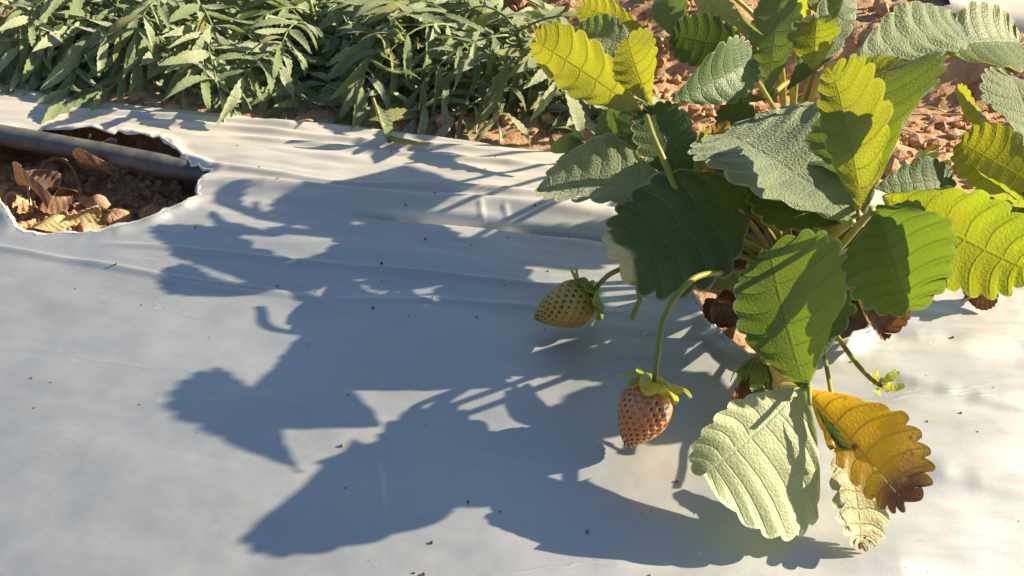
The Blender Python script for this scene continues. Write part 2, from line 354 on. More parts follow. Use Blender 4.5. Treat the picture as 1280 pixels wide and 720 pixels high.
# the soil: one sheet to the horizon, fine where it shows
def soil_z(x, y):
    v = bedv(x, y); u = bedu(x, y)
    inb = sstep(-.004, -.03, v)
    h = -.006 - .05 * sstep(.02, .22, v) + .05 * sstep(.24, .32, v) - .06 * sstep(1.1, 1.25, v)
    h = h * (1 - inb) + inb * (-.020 - .020 * sstep(-.19, -.10, v))
    cl = np.abs(fbm(x * 55, y * 55, 41, 3)); rough = (.008 + .006 * inb) * fbm(x * 22, y * 22, 51, 4) + .007 * cl
    near = sstep(2.0, .9, np.hypot(x, y))
    h = h + rough * near * (1 - .5 * inb) - .05 * sstep(-.62, -.70, v)
    return h
gx = np.unique(np.concatenate([np.array([-300, -80, -25, -8, -3, -1.6, -1.0, -.75]), np.arange(-.6, .75, .0035), np.array([.8, .95, 1.2, 1.8, 3, 8, 25, 80, 300])]))
gy = np.unique(np.concatenate([np.array([-300, -80, -25, -8, -3, -1, -.5, -.2, 0, .1, .2, .28]), np.arange(.33, 1.15, .0035), np.arange(1.16, 1.6, .02), np.array([1.8, 2.4, 4, 9, 25, 80, 300])]))
xx, yy = np.meshgrid(gx, gy); x, y = xx.ravel(), yy.ravel(); z = soil_z(x, y)
i = np.arange((len(gx) - 1) * (len(gy) - 1)); r = i // (len(gx) - 1); c = i % (len(gx) - 1); a = r * len(gx) + c
g = mesh_obj('ground', np.stack([x, y, z], 1), np.stack([a, a + 1, a + len(gx) + 1, a + len(gx)], 1), M['soil'])
g['kind'] = 'structure'

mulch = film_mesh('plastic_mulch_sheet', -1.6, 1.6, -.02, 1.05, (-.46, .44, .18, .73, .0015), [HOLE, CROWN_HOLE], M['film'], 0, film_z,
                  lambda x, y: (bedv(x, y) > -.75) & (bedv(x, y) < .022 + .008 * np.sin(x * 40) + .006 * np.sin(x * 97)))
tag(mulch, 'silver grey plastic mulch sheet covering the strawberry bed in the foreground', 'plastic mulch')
def torn_edge(P, w, seed, zmean=.0045):
    n = len(P); rnd = random.Random(seed); c = P.mean(0); V = []; F = []
    x, y = P[:, 0], P[:, 1]; zb = film_z(x, y) + .0022 + .006 * vn(x * 60, y * 60, 31)
    for k in range(n):
        t = P[(k + 1) % n] - P[k - 1]; nrm = np.array([t[1], -t[0]]); nrm /= np.linalg.norm(nrm) + 1e-9
        if nrm @ (c - P[k]) < 0: nrm = -nrm
        ww = w * (.35 + 1.1 * rnd.random()); up = rnd.uniform(-.2, .9)
        V += [(x[k] - nrm[0] * .0004, y[k] - nrm[1] * .0004, zb[k] + .0002), (x[k] + nrm[0] * ww * .5, y[k] + nrm[1] * ww * .5, zb[k] + ww * .35 * up), (x[k] + nrm[0] * ww * .75, y[k] + nrm[1] * ww * .75, zb[k] - ww * .5)]
    for k in range(n):
        j = (k + 1) % n
        for q in range(2): F.append((3 * k + q, 3 * j + q, 3 * j + q + 1, 3 * k + q + 1))
    return mesh_obj('torn_edge', V, F, M['film_edge'], mulch)
torn_edge(HOLE, .0028, 5); torn_edge(CROWN_HOLE, .003, 6)

# next bed's film
def far_z(x, y):
    v = bedv(x, y); u = bedu(x, y)
    return .012 + .008 * fbm(u * 9, v * 14, 71, 3) + .004 * vn(u * 8, v * 60, 72) - .05 * sstep(.335, .29, v)
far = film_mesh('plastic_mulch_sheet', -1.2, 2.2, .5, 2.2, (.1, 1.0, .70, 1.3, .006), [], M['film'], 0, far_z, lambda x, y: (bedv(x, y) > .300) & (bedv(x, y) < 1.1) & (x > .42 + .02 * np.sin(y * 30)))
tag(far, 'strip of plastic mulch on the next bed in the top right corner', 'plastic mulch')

# ------------------------------------------------------------------ strawberry leaflets
def leaflet_shape(n=10, wr=.45, wl=.45, fold=.15, curl=0., bow=.06, pleat=.009, tooth=.044, seed=0, ob=.80, nb=8, per=6, fold_l=None):
    rnd = random.Random(seed); R = n * per + 1; a = np.linspace(0, 1, R)
    th = math.pi * a; yM = ((1 - np.cos(th)) / 2) ** ob; xM = np.sin(th) ** .72 * (.15 + .85 * np.clip(yM * 2.1, 0, 1) ** .7); xM = xM / xM.max()
    ph = np.clip(a * n - np.floor(a * n + 1e-9), 0, 1); bumpv = np.clip(np.sin(math.pi * np.clip(ph, 0, 1) ** 1.25), 0, 1) ** .75
    V = []; UV = []; F = []
    fl = fold if fold_l is None else fold_l
    s1, s2, s3 = rnd.uniform(0, 6), rnd.uniform(0, 6), rnd.uniform(.6, 1.4)
    offs = []
    for sgn, w, fo in ((1, wr, fold), (-1, wl, fl)):
        offs.append(len(V))
        X = xM * w; Y = yM.copy(); dX = np.gradient(X); dY = np.gradient(Y); L = np.hypot(dX, dY) + 1e-9; nx, ny = dY / L, -dX / L
        jit = np.array([rnd.uniform(.75, 1.25) for _ in range(n + 1)])[np.minimum((a * n).astype(int), n)]
        dl = (bumpv - 1) * tooth * jit * np.clip((a - .22) * 5, 0, 1) * min(1, w / .4 + .2)
        X2 = np.maximum(0, X + nx * dl); Y2 = Y + ny * dl + tooth * .3 * (ph - .5) * np.clip((a - .1) * 6, 0, 1) * (1 - a) ** .3
        ym = yM ** 1.12 * .93
        for i in range(R):
            for k in range(nb + 1):
                b = k / nb; xx = X2[i] * b; yy = ym[i] + (Y2[i] - ym[i]) * b - .05 * math.sin(math.pi * b) * math.sin(math.pi * a[i])
                zz = math.tan(fo) * (math.sqrt(xx * xx + .0009) - .03) + curl * b ** 3 * w - pleat * b * (1 - .35 * b) * math.cos(2 * math.pi * (ph[i] - .5)) * math.sin(math.pi * min(1, a[i] * 1.02)) ** .5
                zz += bow * 4 * yy * (1 - yy) + .045 * s3 * b * b * math.sin(5.5 * yy + s1 + sgn * s2) * w / .45
                zz += .012 * math.sin(13 * yy + 3 * sgn + s2) * b
                V.append((sgn * xx, yy, zz)); UV.append((a[i], sgn * b))
    for s, o in enumerate(offs):
        for i in range(R - 1):
            for k in range(nb):
                q = (o + i * (nb + 1) + k, o + i * (nb + 1) + k + 1, o + (i + 1) * (nb + 1) + k + 1, o + (i + 1) * (nb + 1) + k)
                F.append(q if s == 0 else q[::-1])
    # weld the two midribs by sharing indices of the first half
    o0, o1 = offs; mp = {o1 + i * (nb + 1): o0 + i * (nb + 1) for i in range(R)}
    F = [tuple(mp.get(v, v) for v in f) for f in F]
    return np.array(V), F, np.array(UV)
def place_leaflet(B, T, S, mat, parent, base, under=False, wl=1.0, seed=1, name='leaflet', label=None, tS=.55, **kw):
    b, t, s = (at(*p) if len(p) == 3 else np.asarray(p[:3]) for p in (B, T, S))
    ax = t - b; L = np.linalg.norm(ax); ey = ax / L; mid = b + ax * tS
    sv = s - mid; sv = sv - ey * (sv @ ey); hw = np.linalg.norm(sv); ex = sv / hw; en = np.cross(ex, ey)
    view = CP - mid
    if en @ view < 0: en = -en
    if under: en = -en
    V, F, UV = leaflet_shape(wr=hw / L, wl=hw / L * wl, seed=seed, **kw)
    if np.linalg.det(np.stack([ex, ey, en])) < 0: F = [f[::-1] for f in F]
    Wd = b + L * (V[:, :1] * ex + V[:, 1:2] * ey + V[:, 2:3] * en)
    o = mesh_obj(name, (Wd - base).tolist(), F, mat, parent, uv=UV)
    if label: o['label'] = label
    return o
def trifoliate(plant, base, crown, joint, leaflets, smat=None, r=.0016, ctrl=None, name='petiole'):
    """a petiole (part) with its leaflets (sub-parts)"""
    J = at(*joint) if len(joint) == 3 else np.asarray(joint[:3]); c = np.asarray(crown)
    mids = [np.asarray(at(*p)) for p in ctrl] if ctrl else [c * .55 + J * .45 + np.array([0, 0, abs(J[2] - c[2]) * .22])]
    pet = tube(name, [c] + mids + [J], r * 1.25, r, smat or M['stem'], plant, base)
    for lf in leaflets:
        lf = dict(lf); B, T, S = lf.pop('p'); mat = M[lf.pop('m', 'leaf')]
        place_leaflet(B, T, S, mat, pet, base, **lf)
    return pet
def fruit_mesh(cap, tip, rad, mat_f, mat_s, plant, base, seed, label, sepals=11, smat='sepal', slen=.016, tiltsep=.5):
    cap = np.asarray(cap); tip = np.asarray(tip); ax = tip - cap; L = np.linalg.norm(ax); ez = ax / L
    ex = np.cross(ez, [0.1, .9, .3]); ex /= np.linalg.norm(ex); ey = np.cross(ez, ex); rnd = random.Random(seed)
    def rad_at(t): return rad * (math.sin(math.pi * min(1, (t * .93 + .07)) ** .72) ** .62) * (1 - .18 * t)
    seeds = []; ns = 165
    for k in range(ns):
        t = .10 + .86 * (k + .5) / ns; seeds.append((t, (k * 2.39996) % (2 * math.pi)))
    NT, NA = 64, 96; V = []; F = []
    sd = np.array(seeds)
    for i in range(NT + 1):
        t = i / NT
        for k in range(NA):
            an = 2 * math.pi * k / NA; rr = rad_at(t) * (1 + .03 * math.sin(3 * an + seed) + .02 * math.sin(5 * an + 8 * t))
            da = np.abs((sd[:, 1] - an + math.pi) % (2 * math.pi) - math.pi) * rr; dt = (sd[:, 0] - t) * L
            dd = (da * da + dt * dt); dent = np.exp(-dd / (.00125 ** 2)).max()
            rr2 = rr - .0014 * dent
            V.append(cap + ez * L * t + rr2 * (math.cos(an) * ex + math.sin(an) * ey) - base)
    for i in range(NT):
        for k in range(NA): k2 = (k + 1) % NA; F.append((i * NA + k, i * NA + k2, (i + 1) * NA + k2, (i + 1) * NA + k))
    F.append(tuple(range(NA))[::-1]); F.append(tuple(range(NT * NA, NT * NA + NA)))
    fr = mesh_obj('fruit', V, F, mat_f, plant); fr['label'] = label
    SV = []; SF = []
    for t, an in seeds:
        rr = rad_at(t); o = math.cos(an) * ex + math.sin(an) * ey; p = cap + ez * L * t + (rr - .00120) * o; tg = np.cross(ez, o); n0 = len(SV)
        for k in range(6):
            q = 2 * math.pi * k / 6; SV.append(p + tg * .00062 * math.cos(q) + ez * .00092 * math.sin(q) - base)
        SV.append(p + o * .00045 - base)
        for k in range(6): SF.append((n0 + k, n0 + (k + 1) % 6, n0 + 6))
    sds = mesh_obj('seeds', SV, SF, mat_s, fr); sds['kind'] = 'stuff'
    for k in range(sepals):
        an = 2 * math.pi * k / sepals + rnd.uniform(-.15, .15); o = math.cos(an) * ex + math.sin(an) * ey
        l = slen * rnd.uniform(.8, 1.2); d = o + ez * rnd.uniform(-.15, .55); d /= np.linalg.norm(d)
        b = cap + o * .001 - ez * .0028; sd_ = np.cross(ez, o)
        V2, F2, UV2 = leaflet_shape(n=3, wr=.29, wl=.29, fold=.25, bow=.17 if rnd.random() < .75 else -.14, tooth=.0, seed=seed * 31 + k, ob=1.15, nb=3, per=5, pleat=0)
        nn = np.cross(sd_, d)
        if nn @ (-ez) < 0: nn = -nn
        P = b + l * (V2[:, :1] * sd_ + V2[:, 1:2] * d + V2[:, 2:3] * nn)
        mesh_obj('sepal', (P - base).tolist(), F2, M[smat], fr, uv=UV2)
    return fr

def fruit_mat(name, c_top, c_mid, c_tip, axis_z):
    m, nt, out = newmat(name); b = NB(nt); tc = b.n('ShaderNodeTexCoord').outputs['Object']
    n = b.noise(tc, 150, 4); gen = b.n('ShaderNodeTexCoord').outputs['Generated']; sp = b.n('ShaderNodeSeparateXYZ'); b.l(gen, sp.inputs[0])
    t = b.math('ADD', sp.outputs[axis_z], b.math('MULTIPLY', b.math('SUBTRACT', n, .5), .9))
    col = b.mix(b.ramp(t, .0, .45), c_tip, c_mid); col = b.mix(b.ramp(t, .5, .95), col, c_top)
    p = b.n('ShaderNodeBsdfPrincipled'); b.l(col, p.inputs['Base Color']); p.inputs['Roughness'].default_value = .38; p.inputs['Subsurface Weight'].default_value = .15
    p.inputs['Subsurface Radius'].default_value = (.004, .002, .001); p.inputs['Subsurface Scale'].default_value = .5
    b.l(b.bump(b.noise(tc, 700, 2), .2, .0004), p.inputs['Normal']); b.l(p.outputs[0], out.inputs['Surface']); return m
M['fruit_a'] = fruit_mat('fruit_unripe', (.38, .27, .06), (.36, .20, .03), (.28, .17, .02), 2)
M['fruit_b'] = fruit_mat('fruit_blush', (.44, .20, .10), (.48, .15, .05), (.54, .27, .03), 2)
M['seed'] = simple_mat('seed_dark', (.05, .018, .008), (.10, .035, .012), 300, .5)

# ------------------------------------------------------------------ the main strawberry plant
CR = at(985, 372, -.012); PB = CR.copy()
plant = empty('strawberry_plant', PB, 'large strawberry plant in the middle right with two unripe berries on the plastic', 'strawberry plant')
tube('crown', [CR + [0, 0, -.02], CR + [.002, 0, .012], CR + [0, .002, .03]], .012, .007, M['crown'], plant, PB, 12)
def crn(dx=0, dy=0, dz=.028): return CR + np.array([dx, dy, dz])
def lf(B, T, S, m='leaf', **k): return dict(p=(B, T, S), m=m, **k)
# joint 1, top left
trifoliate(plant, PB, crn(-.006, .006), (808, 145, .098), [
    lf((803, 142, .092), (662, 47, .108), (740, 46, .120), 'leaf', seed=11, fold=.1, bow=-.05, wl=.8),
    lf((815, 132, .098), (784, 44, .124), (842, 92, .116), 'leaf', seed=12, wl=.7, fold=.25),
    lf((840, 126, .100), (944, 72, .108), (885, 54, .122), 'leaf_blue', seed=13, fold=.3, wl=.8)], ctrl=[(880, 290, .05), (825, 190, .09)])
# joint 2, left
trifoliate(plant, PB, crn(-.01, 0), (862, 252, .062), [
    lf((850, 240, .066), (668, 240, .056), (742, 194, .060), 'leaf_grey', seed=21, bow=.05, wl=.55),
    lf((858, 243, .064), (815, 128, .096), (872, 172, .085), 'leaf_dark', seed=22, wl=1.1),
    lf((948, 228, .074), (768, 332, .046), (906, 354, .042), 'leaf_drytip', seed=23, bow=.07, wl=.85, fold=-.1)], ctrl=[(925, 300, .04), (880, 275, .06)])
# joint 3, low front
trifoliate(plant, PB, crn(.004, -.01, .02), (1005, 486, .046), [
    lf((1008, 490, .046), (960, 304, .076), (1098, 412, .078), 'leaf_mid', seed=31, wl=.62, fold=.12, bow=.03),
    lf((1002, 484, .042), (874, 598, .030), (1046, 634, .012), 'leaf_pale', seed=32, wl=.34, fold=-.05, bow=.05, pleat=.009, tooth=.028),
    lf((1010, 490, .042), (1138, 636, .022), (1142, 530, .042), 'leaf_yellow', seed=33, wl=.5, bow=.04, tooth=.055)], ctrl=[(1000, 430, .042)])
# joint 4, right
trifoliate(plant, PB, crn(.012, -.004), (1090, 262, .112), [
    lf((1078, 266, .114), (1038, 80, .144), (1126, 165, .140), 'leaf', seed=41, wl=.5, fold=.25, bow=-.04),
    lf((1096, 256, .112), (1140, 394, .086), (1232, 322, .118), 'leaf_mid', seed=42, wl=.42, fold=.35, bow=.03, fold_l=.9),
    lf((1104, 244, .110), (1294, 342, .100), (1224, 230, .126), 'leaf', seed=43, bow=.05)], ctrl=[(1040, 320, .06)])
# joint 5, centre
trifoliate(plant, PB, crn(.002, .008), (1066, 276, .088), [
    lf((1068, 276, .080), (896, 162, .092), (1008, 142, .090), 'leaf_grey', seed=51, bow=.04, wl=.8, pleat=.02),
    lf((1085, 245, .106), (1114, 80, .136), (1184, 168, .137), 'leaf_mid', seed=52, fold=.1)], ctrl=[(1010, 320, .045)])
# leaves under the outer ones
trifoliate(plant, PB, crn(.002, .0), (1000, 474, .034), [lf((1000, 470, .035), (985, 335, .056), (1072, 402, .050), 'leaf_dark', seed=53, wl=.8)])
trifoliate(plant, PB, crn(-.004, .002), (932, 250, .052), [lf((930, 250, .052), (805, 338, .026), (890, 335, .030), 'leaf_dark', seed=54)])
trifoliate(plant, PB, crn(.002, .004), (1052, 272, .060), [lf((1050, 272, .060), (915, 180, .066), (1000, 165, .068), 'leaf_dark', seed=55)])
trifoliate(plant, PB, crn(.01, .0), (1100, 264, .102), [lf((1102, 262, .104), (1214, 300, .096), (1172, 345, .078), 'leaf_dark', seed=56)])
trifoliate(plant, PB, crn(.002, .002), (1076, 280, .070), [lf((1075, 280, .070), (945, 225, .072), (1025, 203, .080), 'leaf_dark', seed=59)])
# small and inner leaves
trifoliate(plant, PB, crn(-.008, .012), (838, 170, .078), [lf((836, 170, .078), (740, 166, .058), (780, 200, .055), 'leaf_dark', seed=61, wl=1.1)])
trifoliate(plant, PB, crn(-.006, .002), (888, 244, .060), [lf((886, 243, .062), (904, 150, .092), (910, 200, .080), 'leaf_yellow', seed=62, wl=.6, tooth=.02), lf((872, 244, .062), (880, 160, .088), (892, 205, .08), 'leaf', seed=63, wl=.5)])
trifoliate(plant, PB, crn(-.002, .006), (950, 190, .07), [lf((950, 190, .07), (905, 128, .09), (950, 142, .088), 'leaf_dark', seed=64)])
trifoliate(plant, PB, crn(-.01, -.006), (955, 338, .05), [lf((950, 338, .048), (872, 347, .040), (915, 354, .036), 'leaf', seed=65, wl=.7)])
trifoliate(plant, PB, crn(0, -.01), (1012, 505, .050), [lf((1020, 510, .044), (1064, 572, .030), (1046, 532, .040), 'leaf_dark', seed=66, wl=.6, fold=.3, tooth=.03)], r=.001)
trifoliate(plant, PB, crn(.004, -.012, .015), (1045, 525, .030), [lf((1048, 528, .030), (1076, 690, .004), (1102, 615, .012), 'leaf_tan', seed=67, wl=.8, tooth=.09)], r=.001)
# bare leaf stalks crowding the crown
rs = random.Random(9)
for k, (px, py, zz) in enumerate([(925, 262, .068), (960, 240, .078), (1000, 235, .078), (1035, 240, .078), (1060, 255, .078), (900, 300, .042), (940, 262, .066), (985, 250, .076), (1020, 255, .076), (1075, 268, .082), (880, 320, .04)]):
    tube('petiole', [crn(rs.uniform(-.012, .012), rs.uniform(-.008, .008), .01), crn(0, 0, .02) * .5 + at(px, py, zz) * .5 + np.array([rs.uniform(-.008, .008), 0, .004]), at(px, py, zz)],   .0019, .0013, M['stem'] if k % 3 else M['stem_red'], plant, PB)
# fruits
g1 = at(703, 404, .0)
cap1 = at(736, 372, .018); tip1 = at(667, 398, .0095)
fruit_mesh(cap1, tip1, .0138, M['fruit_a'], M['seed'], plant, PB, 3, 'yellow olive unripe berry lying in the shade of the plant', slen=.0175)
tube('fruit_stalk', [cap1 - (tip1 - cap1) * .04, at(752, 352, .027), at(772, 338, .034), at(830, 318, .035), crn(-.01, 0)], .0013, .0015, M['stem'], plant, PB)
cap2 = at(816, 489, .027); tip2 = at(783, 560, .006)
fruit_mesh(cap2, tip2, .0137, M['fruit_b'], M['seed'], plant, PB, 7, 'pink and orange half ripe berry with its tip on the sunlit plastic', smat='sepal_y', slen=.0175)
tube('fruit_stalk', [cap2 - (tip2 - cap2) * .03, at(821, 450, .04), at(829, 400, .052), at(852, 362, .058), at(888, 342, .055), crn(-.01, -.004, .02)], .0013, .0016, M['stem'], plant, PB)
tube('fruit_stalk', [at(790, 398, .016), at(800, 375, .026), at(815, 350, .034), crn(-.012, 0, .02)], .0013, .0016, M['stem'], plant, PB)
# nodding fruitlet at the left and small ones
def bud(pos, axis, size, smat, plant, base, n=7, seed=1, open_=.5, name='flower_bud', core=None):
    pos = np.asarray(pos); ez = np.asarray(axis, float); ez /= np.linalg.norm(ez); ex = np.cross(ez, [.2, .5, .8]); ex /= np.linalg.norm(ex); ey = np.cross(ez, ex); rnd = random.Random(seed)
    V = []; F = []; NT, NA = 10, 14
    for i in range(NT + 1):
        t = i / NT; rr = size * .28 * math.sin(math.pi * (t * .9 + .08)) ** .7
        for k in range(NA): q = 2 * math.pi * k / NA; V.append(pos + ez * size * .75 * t + rr * (1 + .05 * math.sin(q * 5)) * (math.cos(q) * ex + math.sin(q) * ey) - base)
    for i in range(NT):
        for k in range(NA): F.append((i * NA + k, i * NA + (k + 1) % NA, (i + 1) * NA + (k + 1) % NA, (i + 1) * NA + k))
    o = mesh_obj(name, V, F, core or M['fruit_a'], plant)
    for k in range(n):
        an = 2 * math.pi * k / n + rnd.uniform(-.2, .2); r = math.cos(an) * ex + math.sin(an) * ey; op = open_ * rnd.uniform(.6, 1.4)
        d = ez * math.cos(op) + r * math.sin(op); sd = np.cross(ez, r); nn = np.cross(sd, d); b = pos + r * size * .15
        V2, F2, UV2 = leaflet_shape(n=3, wr=.22, wl=.22, fold=.2, bow=.12, tooth=0, seed=seed + k, ob=1.1, nb=3, per=5, pleat=0)
        mesh_obj('sepal', (b + size * rnd.uniform(.8, 1.2) * (V2[:, :1] * sd + V2[:, 1:2] * d + V2[:, 2:3] * nn) - base).tolist(), F2, M[smat], o, uv=UV2)
    return o
b0 = at(730, 182, .058); b1 = at(694, 190, .050)
bud(b0, b1 - b0, .019, 'sepal', plant, PB, 8, 5, .45)
tube('fruit_stalk', [b0, at(765, 171, .066), at(800, 172, .07), at(822, 190, .068), at(852, 245, .058), crn(-.006, 0)], .0012, .0014, M['stem'], plant, PB)
b0 = at(798, 152, .085); bud(b0, [-.3, -.3, .2], .012, 'sepal', plant, PB, 6, 8, .8)
tube('fruit_stalk', [b0, at(812, 172, .078), at(820, 188, .072)], .0013, .0013, M['stem'], plant, PB)
b0 = at(1100, 482, .03); bud(b0, at(1118, 468, .03) - b0, .009, 'sepal_y', plant, PB, 6, 12, .8)
tube('fruit_stalk', [b0, at(1085, 470, .03), at(1060, 440, .025), crn(.008, -.006, .01)], .0011, .0013, M['stem'], plant, PB)
b0 = at(948, 448, .022); bud(b0, at(940, 480, .012) - b0, .016, 'sepal', plant, PB, 7, 14, .4)
tube('fruit_stalk', [b0, at(958, 425, .03), crn(-.006, -.008, .012)], .0011, .0013, M['stem'], plant, PB)
b0 = at(1150, 218, .075); bud(b0, at(1172, 205, .08) - b0, .014, 'sepal_y', plant, PB, 8, 15, .6)
tube('fruit_stalk', [b0, at(1130, 235, .07), at(1080, 290, .055), crn(.008, .0, .01)], .0011, .0013, M['stem'], plant, PB)
# dead leaves still hanging at the foot of the plant
for k, (B, T, S, m, kw) in enumerate([
        ((1035, 330, .03), (1085, 292, .045), (1075, 322, .038), 'leaf_brown', {}), ((1060, 350, .03), (1108, 420, .006), (1112, 375, .02), 'leaf_brown', {}),
        ((1070, 345, .035), (1120, 400, .012), (1100, 360, .03), 'leaf_brown', dict(wl=.6)), ((900, 360, .02), (900, 410, .003), (925, 385, .010), 'leaf_brown', {}),
        ((930, 385, .015), (880, 372, .018), (905, 395, .008), 'leaf_brown', {}), ((950, 455, .018), (985, 500, .006), (985, 465, .016), 'leaf_tan', {}),
        ((935, 470, .012), (905, 535, .002), (935, 512, .004), 'leaf_brown', {}), ((960, 480, .012), (948, 520, .002), (970, 505, .006), 'leaf_tan', {}),
        ((1000, 345, .015), (1060, 380, .012), (1040, 345, .025), 'leaf_brown', {})]):
    place_leaflet(B, T, S, M[m], plant, PB, seed=200 + k, name='dead_leaf', fold=.5, curl=.5, bow=.12, nb=5, per=5, pleat=.006, tooth=.035, **kw)

# ------------------------------------------------------------------ plant behind, along the top
P2 = at(985, 175, -.01)
back = empty('strawberry_plant', P2, 'strawberry plant behind the main one, cut off by the top of the picture', 'strawberry plant')
tube('crown', [P2 + [0, 0, -.015], P2 + [0, .002, .012], P2 + [0, .002, .025]], .011, .007, M['crown'], back, P2, 12)
def c2(dx=0, dy=0, dz=.02): return P2 + np.array([dx, dy, dz])
trifoliate(back, P2, c2(-.01), (815, 48, 0.109), [
    lf((805, 36, 0.110), (722, 8, 0.109), (765, 2, 0.117), 'leaf', seed=71), lf((805, 66, 0.104), (716, 40, 0.106), (758, 26, 0.112), 'leaf_grey', seed=72),
    lf((850, 52, 0.106), (832, -12, 0.124), (865, 15, 0.119), 'leaf_blue', seed=73)])
trifoliate(back, P2, c2(-.006), (945, 62, 0.109), [
    lf((942, 66, 0.106), (838, 44, 0.109), (890, 18, 0.122), 'leaf_dark', seed=74), lf((955, 45, 0.114), (865, -18, 0.121), (898, 30, 0.107), 'leaf_grey', seed=75)])
trifoliate(back, P2, c2(0), (965, 118, 0.089), [
    lf((962, 118, 0.090), (978, -10, 0.129), (1004, 50, 0.114), 'leaf_blue', seed=76), lf((985, 112, 0.090), (1062, -18, 0.132), (1056, 45, 0.109), 'leaf_dark', seed=77),
    lf((958, 125, 0.088), (890, 100, 0.084), (920, 122, 0.079), 'leaf_dark', seed=79)])
trifoliate(back, P2, c2(.004), (1019, 90, 0.104), [lf((1018, 88, 0.104), (1022, 18, 0.129), (1054, 52, 0.120), 'leaf', seed=78, n=5, tooth=.11, fold=.3)], smat=M['stem_red'], ctrl=[(995, 165, 0.054)])
trifoliate(back, P2, c2(.008), (1058, 82, 0.099), [
    lf((1062, 80, 0.119), (1212, 30, 0.122), (1150, 88, 0.112), 'leaf_grey', seed=81, wl=1.3, bow=.05, pleat=.02), lf((1055, 84, 0.120), (1128, 88, 0.116), (1092, 64, 0.128), 'leaf', seed=82),
    lf((1040, 40, 0.114), (1020, -40, 0.144), (1055, 0, 0.129), 'leaf', seed=83)])
trifoliate(back, P2, c2(.012), (1175, 62, 0.094), [lf((1172, 62, 0.116), (1280, 55, 0.106), (1232, 12, 0.121), 'leaf', seed=84), lf((1190, 72, 0.111), (1262, 64, 0.104), (1230, 56, 0.112), 'leaf', seed=85)])
trifoliate(back, P2, c2(-.004, .01), (905, -15, .105), [
    lf((900, -15, .105), (795, -55, .108), (850, -80, .122), 'leaf', seed=171), lf((930, -25, .105), (1000, -95, .120), (990, -45, .11), 'leaf', seed=172), lf((915, -30, .105), (880, -120, .125), (930, -80, .12), 'leaf', seed=173)])
trifoliate(back, P2, c2(.006, .008), (1075, -20, .10), [
    lf((1080, -20, .100), (1190, -55, .105), (1130, -85, .115), 'leaf', seed=174), lf((1070, -25, .102), (1040, -120, .118), (1090, -75, .115), 'leaf', seed=175)])

# ------------------------------------------------------------------ plant at the right edge
P3 = at(1330, 270, -.01)
right = empty('strawberry_plant', P3, 'strawberry plant cut off by the right edge of the picture', 'strawberry plant')
tube('crown', [P3 + [0, 0, -.015], P3 + [0, .002, .012], P3 + [0, .002, .025]], .011, .007, M['crown'], right, P3, 12)
def c3(dx=0, dy=0, dz=.02): return P3 + np.array([dx, dy, dz])
trifoliate(right, P3, c3(-.005), (1290, 192, 0.090), [
    lf((1288, 192, 0.092), (1262, 90, 0.112), (1224, 140, 0.104), 'leaf_grey', seed=91), lf((1252, 176, 0.092), (1194, 108, 0.110), (1232, 128, 0.110), 'leaf', seed=92, wl=.5)])
trifoliate(right, P3, c3(-.008, -.004), (1300, 236, 0.085), [
    lf((1300, 236, 0.087), (1196, 176, 0.102), (1262, 160, 0.110), 'leaf', seed=93), lf((1305, 262, 0.082), (1212, 208, 0.090), (1262, 222, 0.096), 'leaf', seed=94)])

trifoliate(right, P3, c3(0, -.01), (1400, 300, .08), [
    lf((1410, 300, .080), (1298, 262, .088), (1350, 232, .102), 'leaf', seed=95), lf((1420, 330, .075), (1306, 322, .078), (1372, 296, .092), 'leaf_dark', seed=96),
    lf((1440, 280, .085), (1400, 180, .115), (1360, 230, .11), 'leaf', seed=97)])
trifoliate(right, P3, c3(.004, .0), (1400, 195, .08), [
    lf((1400, 190, .082), (1296, 128, .092), (1368, 108, .108), 'leaf', seed=98), lf((1410, 222, .078), (1298, 222, .076), (1352, 180, .088), 'leaf_dark', seed=99),
    lf((1420, 180, .085), (1400, 60, .11), (1460, 120, .10), 'leaf', seed=100)])
trifoliate(right, P3, c3(-.004, -.006), (1345, 250, .06), [lf((1345, 250, .062), (1250, 268, .052), (1300, 232, .066), 'leaf_dark', seed=101), lf((1350, 262, .058), (1290, 300, .045), (1310, 262, .058), 'leaf_dark', seed=102)])
trifoliate(plant, PB, crn(.006, .012), (1090, 238, .088), [lf((1092, 236, .090), (1192, 224, .086), (1142, 200, .096), 'leaf_dark', seed=57), lf((1088, 238, .090), (1010, 178, .076), (1052, 168, .072), 'leaf_dark', seed=58)])

# a tall leaf above the frame, standing to the sun
def tall_leaf(pl, base, cr, gpx, gpy, z, size, mat, seed):
    c = at(gpx, gpy, 0) + np.array(SUNV) / SUNV[2] * z
    B, T, S = c + [.004, size * .5, -.006], c + [-.004, -size * .5, .006], c + [-.012, 0, size * .36]
    trifoliate(pl, base, cr, (*(B + [0, .002, 0]), 1), [], ctrl=None)
    pet = [o for o in pl.children if o.name.startswith('petiole')][-1]
    place_leaflet((*B, 1), (*T, 1), (*S, 1), M[mat], pet, base, seed=seed)
tall_leaf(back, P2, c2(0, 0), 470, 240, .128, .070, 'leaf', 181)

